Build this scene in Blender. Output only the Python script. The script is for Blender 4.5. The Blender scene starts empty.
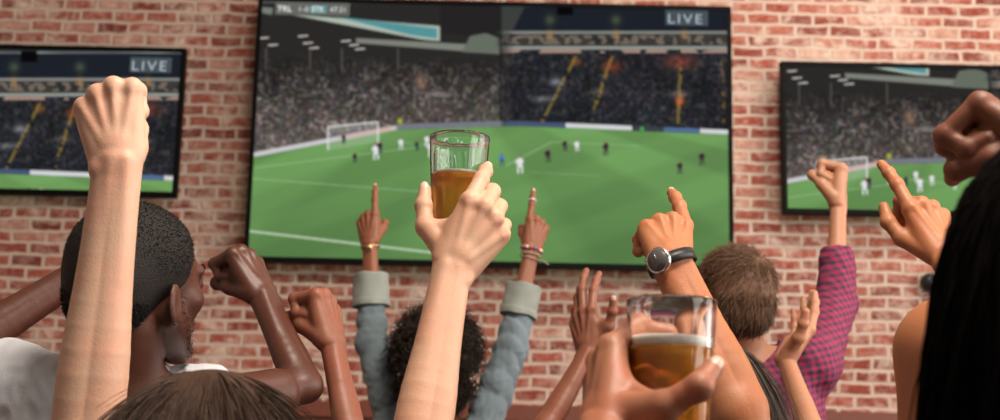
import bpy, math, random
import numpy as np
from mathutils import Vector, Matrix
random.seed(7); rng = np.random.RandomState(7)
SC = bpy.context.scene
COL = SC.collection
A = lambda *v: np.array(v, dtype=float)
def nz(v):
    v = np.asarray(v, float); return v/(np.linalg.norm(v)+1e-12)
R_ = math.radians

# ------------------------------------------------------------------ camera
FPX = 1000*50/36.0
CAM = A(0, 0, 1.25); PITCH = R_(11.0); ROLL = R_(1.2)
FW = A(0, math.cos(PITCH), math.sin(PITCH)); R0 = A(1, 0, 0); U0 = A(0, -math.sin(PITCH), math.cos(PITCH))
RT = math.cos(ROLL)*R0+math.sin(ROLL)*U0
UP = -math.sin(ROLL)*R0+math.cos(ROLL)*U0
def W(px, py, d): return CAM+d*(FW+(px-500)/FPX*RT+(210-py)/FPX*UP)
def WY(px, py, y):
    r = FW+(px-500)/FPX*RT+(210-py)/FPX*UP
    return CAM+r*(y/r[1])
cd = bpy.data.cameras.new('camera'); cam = bpy.data.objects.new('camera', cd); COL.objects.link(cam)
cd.lens = 50; cd.sensor_width = 36; cd.clip_start = 0.05
cam.matrix_world = Matrix(((RT[0], UP[0], -FW[0], CAM[0]), (RT[1], UP[1], -FW[1], CAM[1]), (RT[2], UP[2], -FW[2], CAM[2]), (0, 0, 0, 1)))
cd.dof.use_dof = True; cd.dof.focus_distance = 2.0; cd.dof.aperture_fstop = 6.3
SC.camera = cam

# ------------------------------------------------------------------ objects
def tag(o, label=None, cat=None, group=None, kind=None):
    if label: o['label'] = label
    if cat: o['category'] = cat
    if group: o['group'] = group
    if kind: o['kind'] = kind
    return o
def link(name, me, mat=None, parent=None):
    o = bpy.data.objects.new(name, me); COL.objects.link(o)
    if mat: me.materials.append(mat)
    if parent is not None: o.parent = parent
    return o
def mesh(name, V, F, mat=None, parent=None, smooth=True, origin=None):
    """V in world space; origin moves the object's origin to the thing's base"""
    V = np.asarray(V, float)
    off = np.zeros(3)
    if origin is not None: off = np.asarray(origin, float)
    elif parent is not None: off = np.array(parent.location) if parent.parent is None else np.array(parent.location)+np.array(parent.parent.location)
    me = bpy.data.meshes.new(name)
    V = V-off
    if isinstance(F, np.ndarray):
        n = F.shape[1]
        me.vertices.add(len(V)); me.vertices.foreach_set('co', V.astype(np.float32).ravel())
        me.loops.add(F.size); me.loops.foreach_set('vertex_index', F.astype(np.int32).ravel())
        me.polygons.add(len(F)); me.polygons.foreach_set('loop_start', np.arange(0, F.size, n, dtype=np.int32))
        me.update(calc_edges=True)
    else:
        me.from_pydata([tuple(v) for v in V], [], F); me.update()
    me.polygons.foreach_set('use_smooth', [smooth]*len(me.polygons))
    me.validate()
    o = link(name, me, mat, parent)
    if origin is not None: o.location = origin
    return o
def empty(name, loc):
    o = bpy.data.objects.new(name, None); COL.objects.link(o); o.location = loc; o.empty_display_size = .05; return o
def box(lo, hi):
    x0, y0, z0 = lo; x1, y1, z1 = hi
    V = [(x0,y0,z0),(x1,y0,z0),(x1,y1,z0),(x0,y1,z0),(x0,y0,z1),(x1,y0,z1),(x1,y1,z1),(x0,y1,z1)]
    F = [(0,3,2,1),(4,5,6,7),(0,1,5,4),(1,2,6,5),(2,3,7,6),(3,0,4,7)]
    return V, F
def boxes(bs):
    V = []; F = []
    for lo, hi in bs:
        v, f = box(lo, hi); n = len(V); V += v; F += [tuple(i+n for i in q) for q in f]
    return V, F
def bevel(o, w, seg=2):
    m = o.modifiers.new('bevel', 'BEVEL'); m.width = w; m.segments = seg; m.limit_method = 'ANGLE'; return o
def lathe(prof, c, n=48, axis=None, mod=None):
    """closed profile list of (r,z) revolved around axis through c"""
    ax = nz(axis) if axis is not None else A(0,0,1)
    x = nz(np.cross(A(0,1,0.01), ax)); y = np.cross(ax, x)
    V = []; F = []; m = len(prof)
    for i in range(n):
        a = 2*math.pi*i/n
        for j, (r, z) in enumerate(prof):
            rr = r*(mod(a, j) if mod else 1)
            V.append(np.asarray(c)+rr*(math.cos(a)*x+math.sin(a)*y)+z*ax)
    for i in range(n):
        for j in range(m-1):
            a = i*m+j; b = ((i+1) % n)*m+j
            F.append((a, b, b+1, a+1))
    return V, F
def tube(pts, rad, n=8, closed=False):
    pts = [np.asarray(p, float) for p in pts]; N = len(pts)
    V = []; F = []; prev = None
    for i, p in enumerate(pts):
        if closed: t = nz(pts[(i+1) % N]-pts[i-1])
        else: t = nz(pts[min(i+1, N-1)]-pts[max(i-1, 0)])
        if prev is None:
            u = nz(np.cross(t, A(.31, .2, .93)))
        else: u = nz(prev-t*np.dot(prev, t))
        prev = u; v = np.cross(t, u); r = rad[i] if hasattr(rad, '__len__') else rad
        for k in range(n):
            a = 2*math.pi*k/n; V.append(p+r*(math.cos(a)*u+math.sin(a)*v))
    M = N if closed else N-1
    for i in range(M):
        for k in range(n):
            F.append((i*n+k, i*n+(k+1) % n, ((i+1) % N)*n+(k+1) % n, ((i+1) % N)*n+k))
    if not closed:
        F.append(tuple(range(n-1, -1, -1))); F.append(tuple((N-1)*n+k for k in range(n)))
    return V, F

# ------------------------------------------------------------------ materials
def srgb(r, g, b):
    f = lambda c: (c/255/12.92) if c/255 <= .04045 else ((c/255+.055)/1.055)**2.4
    return (f(r), f(g), f(b), 1)
class NT:
    def __init__(s, name):
        s.m = bpy.data.materials.new(name); s.m.use_nodes = True; s.t = s.m.node_tree; s.n = s.t.nodes; s.p = s.n['Principled BSDF']
        s.tc = s.n.new('ShaderNodeTexCoord').outputs['Object']
    def node(s, ty, **kw):
        n = s.n.new(ty)
        for k, v in kw.items():
            if k in n.inputs.keys():
                if hasattr(v, 'links'): s.t.links.new(v, n.inputs[k])
                else: n.inputs[k].default_value = v
            else: setattr(n, k, v)
        return n
    def L(s, a, b): s.t.links.new(a, b)
    def noise(s, scale, detail=4, rough=.5, vec=None, dist=0):
        n = s.node('ShaderNodeTexNoise'); n.inputs['Scale'].default_value = scale; n.inputs['Detail'].default_value = detail
        n.inputs['Roughness'].default_value = rough; n.inputs['Distortion'].default_value = dist
        s.L(vec if vec is not None else s.tc, n.inputs['Vector']); return n.outputs['Fac']
    def ramp(s, fac, stops):
        r = s.node('ShaderNodeValToRGB'); s.L(fac, r.inputs[0]); e = r.color_ramp.elements
        while len(e) < len(stops): e.new(.5)
        for q, (p, c) in zip(e, stops): q.position = p; q.color = c if len(c) == 4 else (*c, 1)
        return r.outputs[0]
    def mix(s, fac, a, b, mode='MIX'):
        m = s.node('ShaderNodeMix'); m.data_type = 'RGBA'; m.blend_type = mode
        for idx, v in ((0, fac), (6, a), (7, b)):
            if hasattr(v, 'links'): s.L(v, m.inputs[idx])
            else: m.inputs[idx].default_value = v
        return m.outputs[2]
    def math(s, op, a, b=0.0, clamp=False):
        m = s.node('ShaderNodeMath'); m.operation = op; m.use_clamp = clamp
        for idx, v in ((0, a), (1, b)):
            if hasattr(v, 'links'): s.L(v, m.inputs[idx])
            else: m.inputs[idx].default_value = v
        return m.outputs[0]
    def bump(s, h, strength=.3, dist=.01):
        b = s.node('ShaderNodeBump'); b.inputs['Strength'].default_value = strength; b.inputs['Distance'].default_value = dist
        s.L(h, b.inputs['Height']); s.L(b.outputs[0], s.p.inputs['Normal'])
def mul(c, k): return (c[0]*k, c[1]*k, c[2]*k, 1)

def skin(name, c, rough=.48, red=.25, fleck=0.):
    t = NT(name); c = (*c, 1)
    warm = (min(c[0]*1.08, 1), c[1]*(1-red), c[2]*(1-red*1.1), 1)
    col = t.mix(t.ramp(t.noise(22, 3), [(.38, (0,0,0)), (.68, (1,1,1))]), c, warm)
    col = t.mix(t.math('MULTIPLY', t.noise(140, 3), .45), col, mul(c, .78))
    if fleck:
        v = t.node('ShaderNodeTexVoronoi'); v.inputs['Scale'].default_value = 260; t.L(t.tc, v.inputs['Vector'])
        f = t.math('LESS_THAN', v.outputs['Distance'], .16)
        col = t.mix(t.math('MULTIPLY', f, fleck), col, mul(warm, .55))
    t.L(col, t.p.inputs['Base Color']); t.p.inputs['Roughness'].default_value = rough
    t.p.inputs['Subsurface Weight'].default_value = .10
    t.p.inputs['Subsurface Radius'].default_value = (.012, .005, .003); t.p.inputs['Subsurface Scale'].default_value = .6
    t.bump(t.noise(330, 4), .25, .0015)
    return t.m
def plain(name, c, rough=.5, metal=0., bump=None, var=.0):
    t = NT(name)
    if var: t.L(t.mix(t.math('MULTIPLY', t.noise(30), 1.), mul(c, 1-var), mul(c, 1+var)), t.p.inputs['Base Color'])
    else: t.p.inputs['Base Color'].default_value = (c[0], c[1], c[2], 1)
    t.p.inputs['Roughness'].default_value = rough; t.p.inputs['Metallic'].default_value = metal
    if bump: t.bump(t.noise(bump[0], 4), bump[1], bump[2])
    return t.m
def hairm(name, c, rough=.45, tip=None):
    t = NT(name); c = (*c, 1)
    col = t.mix(t.noise(190, 4, .6), mul(c, .55), tip if tip else mul(c, 1.6))
    t.L(col, t.p.inputs['Base Color']); t.p.inputs['Roughness'].default_value = rough
    t.p.inputs['Specular IOR Level'].default_value = .35
    t.bump(t.noise(420, 3), .6, .003)
    return t.m
def cloth(name, c, scale=300, var=.12, rough=.85):
    t = NT(name); c = (*c, 1)
    col = t.mix(t.noise(14, 4), mul(c, 1-var), mul(c, 1+var))
    col = t.mix(t.math('MULTIPLY', t.noise(scale, 2), .5), col, mul(c, .7))
    t.L(col, t.p.inputs['Base Color']); t.p.inputs['Roughness'].default_value = rough
    t.p.inputs['Sheen Weight'].default_value = .15
    t.bump(t.noise(scale, 3), .35, .002)
    return t.m
def plaid(name, base, dark, per=.015):
    t = NT(name)
    sx = t.node('ShaderNodeSeparateXYZ'); t.L(t.tc, sx.inputs[0])
    def stripe(out, ph):
        a = t.math('FRACT', t.math('ADD', t.math('MULTIPLY', out, 1/per), ph)); return t.math('LESS_THAN', t.math('ABSOLUTE', t.math('SUBTRACT', a, .5)), .25)
    xy = t.math('ADD', t.math('MULTIPLY', sx.outputs[0], .85), t.math('MULTIPLY', sx.outputs[1], .6))
    h = t.math('ADD', sx.outputs[2], t.math('MULTIPLY', xy, -.25)); v = t.math('ADD', xy, t.math('MULTIPLY', sx.outputs[2], .25))
    s = t.math('ADD', stripe(h, .1), stripe(v, .4))
    col = t.mix(t.math('MULTIPLY', s, .5), (*base, 1), (*dark, 1))
    col = t.mix(t.math('MULTIPLY', t.noise(9, 3), .3), col, mul(base, .6))
    t.L(col, t.p.inputs['Base Color']); t.p.inputs['Roughness'].default_value = .85
    t.bump(t.noise(260, 3), .3, .002)
    return t.m

def brick():
    t = NT('whitewashed_brick')
    d1 = t.node('ShaderNodeTexNoise'); d1.inputs['Scale'].default_value = 9; d1.inputs['Detail'].default_value = 3; t.L(t.tc, d1.inputs['Vector'])
    sub = t.node('ShaderNodeVectorMath', operation='SUBTRACT'); t.L(d1.outputs['Color'], sub.inputs[0]); sub.inputs[1].default_value = (.5, .5, .5)
    sc = t.node('ShaderNodeVectorMath', operation='SCALE'); t.L(sub.outputs[0], sc.inputs[0]); sc.inputs['Scale'].default_value = .030
    ad = t.node('ShaderNodeVectorMath', operation='ADD'); t.L(t.tc, ad.inputs[0]); t.L(sc.outputs[0], ad.inputs[1])
    sp = t.node('ShaderNodeSeparateXYZ'); t.L(ad.outputs[0], sp.inputs[0])
    cb = t.node('ShaderNodeCombineXYZ'); t.L(sp.outputs[0], cb.inputs[0]); t.L(sp.outputs[2], cb.inputs[1])
    def br(c1, c2, mo):
        b = t.node('ShaderNodeTexBrick'); t.L(cb.outputs[0], b.inputs['Vector']); b.inputs['Scale'].default_value = 1
        b.inputs['Brick Width'].default_value = .158; b.inputs['Row Height'].default_value = .0575; b.inputs['Mortar Size'].default_value = .0105
        b.inputs['Mortar Smooth'].default_value = .35; b.inputs['Bias'].default_value = 0; b.offset = .5
        b.inputs['Color1'].default_value = c1; b.inputs['Color2'].default_value = c2; b.inputs['Mortar'].default_value = mo; return b
    b = br((0, 0, 0, 1), (1, 1, 1, 1), (.5, .5, .5, 1))
    bc = t.ramp(b.outputs['Color'], [(0., srgb(122, 52, 40)), (.3, srgb(154, 66, 50)), (.6, srgb(176, 86, 66)), (.85, srgb(186, 112, 92)), (1., srgb(216, 172, 150))])
    bc = t.mix(t.ramp(t.noise(26, 5, .6), [(.35, (0,0,0)), (.75, (.6,.6,.6))]), bc, srgb(120, 52, 42))
    # lime smears, a stain with its own shape
    sm = t.ramp(t.noise(5.5, 6, .68, dist=.6), [(.50, (0,0,0)), (.66, (1,1,1))])
    sm2 = t.ramp(t.noise(30, 5, .7), [(.45, (0,0,0)), (.72, (1,1,1))])
    sm = t.math('MULTIPLY', t.math('ADD', t.math('MULTIPLY', sm, .75), t.math('MULTIPLY', sm2, .45)), .9, True)
    bc = t.mix(sm, bc, srgb(238, 216, 198))
    mo = t.mix(t.noise(20, 5, .6), srgb(188, 160, 144), srgb(240, 222, 206))
    fac = t.math('MULTIPLY', b.outputs['Fac'], .92)
    col = t.mix(fac, bc, mo)
    t.L(col, t.p.inputs['Base Color']); t.p.inputs['Roughness'].default_value = .9
    h = t.math('ADD', t.math('MULTIPLY', b.outputs['Fac'], -1.), t.math('MULTIPLY', t.noise(60, 5), .6))
    t.bump(h, .7, .01)
    return t.m
def glassm():
    t = NT('clear_glass'); p = t.p
    p.inputs['Transmission Weight'].default_value = 1; p.inputs['Roughness'].default_value = .0; p.inputs['IOR'].default_value = 1.38
    p.inputs['Base Color'].default_value = (.98, .99, 1, 1)
    return t.m
def beerm():
    t = NT('amber_beer'); p = t.p
    p.inputs['Transmission Weight'].default_value = .60; p.inputs['Roughness'].default_value = .04; p.inputs['IOR'].default_value = 1.33
    sx = t.node('ShaderNodeSeparateXYZ'); t.L(t.tc, sx.inputs[0])
    p.inputs['Base Color'].default_value = (1, .40, .04, 1)
    return t.m
M = dict(
    brick=brick(),
    bezel=plain('black_plastic', (.002, .002, .0022), .6), metal=plain('grey_metal', (.25, .25, .26), .35, .9),
    black=plain('black_metal', (.012, .012, .013), .4), steel=plain('polished_steel', (.75, .75, .76), .22, 1),
    wood=plain('red_brown_wood', srgb(120, 62, 44), .5, 0, (40, .2, .004), .2),
    floor=plain('dark_wood_floor', (.09, .05, .03), .5, 0, (8, .2, .01), .3), ceil=plain('ceiling_paint', (.7, .66, .6), .9),
    plaster=plain('plaster', (.62, .5, .42), .9, 0, (20, .2, .01), .1),
    light=skin('light_skin', srgb(222, 178, 148)[:3], red=.10, fleck=.0), light2=skin('light_skin_pink', srgb(230, 188, 160)[:3], red=.1, fleck=.12),
    tan=skin('tanned_skin', srgb(190, 126, 86)[:3], red=.12), mid=skin('brown_skin', srgb(150, 96, 68)[:3], red=.12),
    ruddy=skin('ruddy_skin', srgb(182, 122, 92)[:3], red=.14),
    rose=skin('rosy_brown_skin', srgb(150, 96, 74)[:3], red=.14),
    dark=skin('dark_skin', srgb(94, 56, 42)[:3], .42, .1), deep=skin('deep_brown_skin', srgb(134, 84, 60)[:3], .5, .12),
    olive=skin('olive_skin', srgb(192, 140, 108)[:3], red=.12),
    nail=plain('fingernail', srgb(236, 196, 178), .25), nail_d=plain('fingernail_dark', srgb(214, 170, 150), .22),
    wht=cloth('white_jersey', srgb(222, 224, 230)[:3], 500, .05), denim=cloth('faded_denim', srgb(124, 140, 148)[:3], 420, .18),
    denim_in=cloth('pale_denim_lining', srgb(156, 162, 154)[:3], 420, .1),
    plaid=plaid('magenta_plaid', srgb(168, 50, 88)[:3], srgb(46, 52, 78)[:3]),
    grey=cloth('grey_cloth', (.12, .13, .15)), navy=cloth('navy_cloth', (.03, .04, .08)), green=cloth('olive_cloth', (.1, .12, .06)), red=cloth('rust_cloth', (.25, .06, .03)),
    jeans=cloth('blue_jeans', (.04, .06, .12)),
    h_black=hairm('black_hair', (.010, .008, .007), .7, (.026, .02, .018, 1)), h_afro=hairm('dark_curly_hair', (.014, .009, .006), .4, (.05, .03, .02, 1)),
    h_brown=hairm('brown_hair', (.035, .018, .011), .38, (.12, .062, .038, 1)), h_lb=hairm('chestnut_hair', (.07, .030, .017), .42, (.28, .145, .08, 1)),
    h_ash=hairm('ash_brown_hair', (.06, .045, .034), .38, (.19, .14, .11, 1)), h_dark=hairm('near_black_hair', (.003, .002, .002), .8, (.006, .004, .0035, 1)),
    glass=glassm(), beer=beerm(), foam=plain('beer_foam', (.93, .88, .78), .7, 0, (300, .4, .002)),
    strap=plain('black_leather', (.012, .012, .014), .42, 0, (200, .3, .001)), dial=plain('grey_watch_dial', (.16, .155, .15), .3, .3),
    gold=plain('brass', (.8, .55, .3), .3, 1), white=plain('white_enamel', (.8, .8, .8), .3),
    bead_b=plain('blue_bead', (.1, .25, .55), .3), bead_r=plain('orange_bead', (.7, .15, .05), .3), bead_w=plain('white_bead', (.85, .83, .8), .3),
    string=plain('tan_string', (.42, .3, .22), .8), stool=plain('stool_wood', (.16, .08, .04), .5))

M['bezel'].node_tree.nodes['Principled BSDF'].inputs['Specular IOR Level'].default_value = .12
M['h_dark'].node_tree.nodes['Principled BSDF'].inputs['Specular IOR Level'].default_value = .1

# ------------------------------------------------------------------ implicit surfaces
def C(a, b, ra, rb=None, k=.004, cap=0): return ('c', np.asarray(a, float), np.asarray(b, float), ra, ra if rb is None else rb, k, cap)
def E(c, r, R=None, k=.004, sub=False): return ('e', np.asarray(c, float), np.asarray(r, float), np.eye(3) if R is None else np.asarray(R, float), k, sub)
def prim_eval(pr, P):
    if pr[0] == 'c':
        _, a, b, ra, rb, k, cap = pr
        ba = b-a; L2 = ba@ba+1e-12; pa = P-a
        h = np.clip((pa@ba)/L2, 0, 1)
        d = np.linalg.norm(pa-h[..., None]*ba, axis=-1)-(ra+(rb-ra)*h)
        if cap:
            u = ba/math.sqrt(L2)
            if cap & 1: d = np.maximum(d, (P-b)@u)
            if cap & 2: d = np.maximum(d, -((P-a)@u))
        return d
    _, c, r, Rm, k, sub = pr
    q = (P-c)@Rm          # Rm columns = local axes in world
    k0 = np.linalg.norm(q/r, axis=-1); k1 = np.linalg.norm(q/(r*r), axis=-1)+1e-9
    return k0*(k0-1)/k1
def prim_bb(pr):
    if pr[0] == 'c': m = max(pr[3], pr[4]); return np.minimum(pr[1], pr[2])-m, np.maximum(pr[1], pr[2])+m
    m = np.max(pr[2]); return pr[1]-m, pr[1]+m
def smin(a, b, k):
    h = np.clip(.5+.5*(b-a)/k, 0, 1); return b+(a-b)*h-k*h*(1-h)
def sdf_mesh(groups, vox, frame=None, post=None):
    """groups: list of (prims, k) ; frame 3x3 rows = grid axes. returns V (world), F quads"""
    Fm = np.eye(3) if frame is None else np.asarray(frame)
    lo = np.full(3, 1e9); hi = -lo
    def tr(pr):
        if pr[0] == 'c': return ('c', Fm@pr[1], Fm@pr[2])+pr[3:]
        return ('e', Fm@pr[1], pr[2], Fm@pr[3])+pr[4:]
    G = [([tr(p) for p in g], k) for g, k in groups]
    for g, k in G:
        for p in g:
            if p[0] == 'e' and p[5]: continue
            l, h = prim_bb(p); lo = np.minimum(lo, l); hi = np.maximum(hi, h)
    lo -= 4*vox+.004; hi += 4*vox+.004
    n = np.ceil((hi-lo)/vox).astype(int)+1
    X, Y, Z = [lo[i]+vox*np.arange(n[i]) for i in range(3)]
    BIG = .05
    F = np.full(tuple(n), BIG, np.float32)
    def apply(fld, p, k, sub=False):
        l, h = prim_bb(p); m = max(k, .0)+.03
        i0 = np.clip(((l-m-lo)/vox).astype(int), 0, n-1); i1 = np.clip(((h+m-lo)/vox).astype(int)+2, 1, n)
        s = tuple(slice(a, b) for a, b in zip(i0, i1))
        P = np.stack(np.meshgrid(X[s[0]], Y[s[1]], Z[s[2]], indexing='ij'), -1)
        v = prim_eval(p, P).astype(np.float32)
        if sub: fld[s] = -smin(-fld[s], v, k)
        else: fld[s] = smin(fld[s], np.minimum(v, BIG), k)
    for g, gk in G:
        tmp = np.full(tuple(n), BIG, np.float32)
        for p in g:
            if p[0] == 'e' and p[5]: continue
            apply(tmp, p, p[5] if p[0] == 'c' else p[4])
        F = smin(F, tmp, gk)
        for p in g:
            if p[0] == 'e' and p[5]: apply(F, p, p[4], True)
    if post is not None:
        P = np.stack(np.meshgrid(X, Y, Z, indexing='ij'), -1)@Fm
        F = post(F, P).astype(np.float32)
    F[0] = F[-1] = BIG; F[:, 0] = F[:, -1] = BIG; F[:, :, 0] = F[:, :, -1] = BIG
    ins = F < 0
    c = [slice(0, -1), slice(1, None)]
    cnt = np.zeros(tuple(n-1), np.int8)
    for i in (0, 1):
        for j in (0, 1):
            for k in (0, 1): cnt += ins[c[i], c[j], c[k]]
    cells = np.argwhere((cnt > 0) & (cnt < 8))
    idx = np.full(tuple(n-1), -1, np.int64); idx[tuple(cells.T)] = np.arange(len(cells))
    acc = np.zeros((len(cells), 3)); w = np.zeros(len(cells))
    for ax in range(3):
        o1, o2 = [a for a in range(3) if a != ax]
        for i in (0, 1):
            for j in (0, 1):
                a = cells.copy(); a[:, o1] += i; a[:, o2] += j; b = a.copy(); b[:, ax] += 1
                fa = F[tuple(a.T)]; fb = F[tuple(b.T)]; m = (fa < 0) != (fb < 0)
                t = np.where(m, fa/(fa-fb+1e-12), 0)
                p = (a-cells).astype(float); p[:, ax] += t
                acc[m] += p[m]; w[m] += 1
    V = (cells+acc/w[:, None])*vox+lo
    Q = []
    for ax in range(3):
        o1, o2 = (ax+1) % 3, (ax+2) % 3
        sa = [slice(None)]*3; sb = [slice(None)]*3; sa[ax] = slice(0, -1); sb[ax] = slice(1, None)
        ch = ins[tuple(sa)] != ins[tuple(sb)]
        e = np.argwhere(ch); 
        if not len(e): continue
        inside = ins[tuple(e.T)]
        def cell(d1, d2):
            q = e.copy(); q[:, o1] -= d1; q[:, o2] -= d2; return idx[tuple(q.T)]
        q = np.stack([cell(0, 0), cell(1, 0), cell(1, 1), cell(0, 1)], 1)
        q[~inside] = q[~inside][:, ::-1]
        Q.append(q)
    Q = np.concatenate(Q); Q = Q[(Q >= 0).all(1)]
    return V@Fm, Q
def vnormals(V, Fq):
    a = V[Fq[:, 2]]-V[Fq[:, 0]]; b = V[Fq[:, 3]]-V[Fq[:, 1]]; fn = np.cross(a, b)
    N = np.zeros_like(V)
    for i in range(4):
        for c in range(3): N[:, c] += np.bincount(Fq[:, i], fn[:, c], len(V))
    return N/(np.linalg.norm(N, axis=1)[:, None]+1e-12)
def join(parts):
    Vs = []; Fs = []; n = 0
    for v, f in parts: Vs.append(np.asarray(v)); Fs.append(np.asarray(f)+n); n += len(v)
    return np.concatenate(Vs), np.concatenate(Fs)
def vnoise(P, s, seed=0):
    """smooth pseudo noise in -1..1"""
    r = np.random.RandomState(seed); out = 0
    for i in range(5):
        d = nz(r.randn(3)); q = nz(r.randn(3))
        out = out+np.sin(P@d*s*(1+.5*i)+r.rand()*9+1.7*np.sin(P@q*s*.7+r.rand()*9))
    return out/5

# ------------------------------------------------------------------ hand and arm
FING = dict(index=((.029, .090, .003), (.046, .027, .022), .0104), middle=((.0075, .094, .006), (.051, .031, .024), .0106),
            ring=((-.0135, .089, .003), (.047, .029, .023), .0100), pinky=((-.033, .078, -.003), (.037, .022, .020), .0088))
POSES = dict(
    fist=dict(fill=1, index=(78, 100, 62, 0), middle=(82, 102, 64, 0), ring=(84, 102, 64, 0), pinky=(86, 100, 62, 0), thumb=((.0, .72, -.69), (-.10, .70, -.70), (-.92, .28, -.16))),
    point=dict(index=(4, 6, 5, 2), middle=(74, 98, 62, 0), ring=(80, 100, 64, 0), pinky=(84, 98, 62, 0), thumb=((.13, .72, -.66), (-.10, .70, -.70), (-.92, .28, -.16))),
    open=dict(index=(14, 12, 8, 5), middle=(8, 14, 10, 0), ring=(16, 18, 12, -4), pinky=(26, 22, 14, -9), thumb=((.75, .6, -.25), (.62, .76, -.15), (.55, .83, -.05))),
    relax=dict(index=(25, 30, 15, 3), middle=(30, 34, 18, 0), ring=(34, 36, 18, -2), pinky=(38, 36, 18, -5), thumb=((.65, .68, -.35), (.35, .88, -.3), (.2, .95, -.2))))
def rotx(v, a):   # flex about local x: y -> -z
    c, s = math.cos(a), math.sin(a); return A(v[0], v[1]*c+v[2]*s, -v[1]*s+v[2]*c)
def hand_prims(pose, origin, d, n, side, s=1., joints=None, thin=1.):
    d = nz(d); n = nz(n-np.dot(n, d)*d); t = np.cross(d, n)*(1 if side == 'L' else -1)
    B = np.stack([t, d, n], 1)*s
    w = lambda p: origin+B@np.asarray(p, float)
    groups = []; palm = []
    q = s*thin
    for nm, (mcp, L, r) in FING.items():
        f = pose[nm]; p = np.array(mcp); dirv = A(math.sin(R_(f[3])), math.cos(R_(f[3])), 0)
        ang = 0; pts = [p]
        for i in range(3):
            ang += R_(f[i]); v = rotx(A(0, 1, 0), ang); v = A(v[1]*dirv[0], v[1]*dirv[1], v[2]); p = p+v*L[i]; pts.append(p)
        rr = [r*1.1, r*.98, r*.9, r*.74]; g = []
        for i in range(3):
            g.append(C(w(pts[i]), w(pts[i+1]), rr[i]*q, rr[i+1]*q, .003))
            if i: g.append(E(w(pts[i]), A(1, 1, 1)*rr[i]*1.09*q, k=.004))
        groups.append((g, .0012))
        if joints is not None: joints[nm] = (w(pts[2]), w(pts[3]), nz(B@A(0, math.sin(ang), math.cos(ang))), rr[3]*q, t)
        base = A(mcp[0]*.55, .004, 0)
        palm.append(C(w(base), w(A(mcp[0], mcp[1]-.004, mcp[2]-.003)), .0155*q, .0125*q, .010))
        palm.append(E(w(A(mcp[0], mcp[1], mcp[2]+.001)), A(1, 1, 1)*r*1.2*q, k=.005))
        palm.append(C(w(A(mcp[0]*.35, .02, .0135)), w(A(mcp[0], mcp[1]-.006, mcp[2]+.0095)), .003*q, .0032*q, .006))
    # thumb
    T = pose['thumb']; p = A(.022, .018, -.010); pts = [p]
    for v, L in zip(T, (.044, .033, .027)): p = p+nz(v)*L; pts.append(p)
    tr_ = [.0150, .0125, .0112, .0088]
    g = [C(w(pts[i]), w(pts[i+1]), tr_[i]*q, tr_[i+1]*q, .004) for i in range(3)]
    g.append(E(w(pts[2]), A(1, 1, 1)*.0122*q, k=.004)); g.append(E(w(pts[1]), A(1, 1, 1)*.0135*q, k=.005))
    groups.append((g, .002))
    if joints is not None:
        td = nz(B@nz(T[2])); tn = pose.get('tn'); tn = B@A(.6, -.3, .75) if tn is None else B@np.array(tn)
        tn = nz(tn-np.dot(tn, td)*td); joints['thumb'] = (w(pts[2]), w(pts[3]), tn, tr_[3]*q, np.cross(tn, td))
    palm.append(C(w((.016, .014, -.010)), w(pts[1]*.92), .0165*q, .0135*q, .012))
    palm.append(C(w((.010, .07, -.004)), w(pts[1]*.97), .009*q, .008*q, .014))
    if pose.get('fill'): palm.append(E(w((.004, .066, -.030)), A(.030, .026, .022)*q, B/s, .006))
    palm.append(C(w((-.018, .012, -.009)), w((-.029, .068, -.010)), .0150*q, .0120*q, .010))
    palm.append(E(w((0, .05, -.004)), A(.034, .042, .013)*q, B/s, .010))
    fingers = groups
    return palm, fingers, B/s
def arm_groups(S, El, Wr, hd, hn, side, pose, s=1., joints=None, thin=1., fat=1., upto=1.0, ef=.85):
    palm, fingers, B = hand_prims(pose, Wr, hd, hn, side, s, joints, thin)
    t = B[:, 0]; ax = nz(El-Wr); t2 = nz(t-np.dot(t, ax)*ax); L = np.linalg.norm(El-Wr); q = s*fat
    fa = []
    us = np.linspace(0, 1, 13); m_ = us*us*(3-2*us)
    bul = .0185*(1-m_)+.0325*ef*m_+.0035*ef*np.exp(-((us-.72)/.2)**2); so = .0105+(.014*ef-.0105)*us
    for sg in (-1, 1):
        for i in range(12):
            fa.append(C(Wr+ax*L*us[i]+t2*sg*so[i]*q, Wr+ax*L*us[i+1]+t2*sg*so[i+1]*q, bul[i]*q, bul[i+1]*q, .0008))
    fa.append(C(Wr, El, .0170*q, .032*q*ef, .012))
    fa.append(E(Wr+t2*-.021*q+ax*.012+B[:, 2]*.006, A(1, 1, 1)*.0105*q, k=.008))
    fa.append(C(Wr, Wr+nz(hd)*.02*s, .018*q, .018*q, .014))
    for m, off in ((.012, .006), (-.004, .012)):
        fa.append(C(Wr+t2*m*q+B[:, 2]*(.0155)*q, Wr+ax*L*.42+t2*(m+off)*q+B[:, 2]*.010*q, .0035*q, .004*q, .012))
    if upto > 0:
        E2 = El+(S-El)*upto
        fa.append(C(El, El+(S-El)*upto*.5, .036*q*ef, .044*q*ef, .02)); fa.append(C(El+(S-El)*upto*.5, E2, .044*q*ef, .046*q*ef, .02))
    return [(palm+fa, .001)]+[(g, .003) for g, k in fingers]
def frame_for(a, b):
    y = nz(b-a); x = nz(np.cross(y, A(.1, 1, .05))); z = np.cross(x, y); return np.stack([x, y, z])
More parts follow.
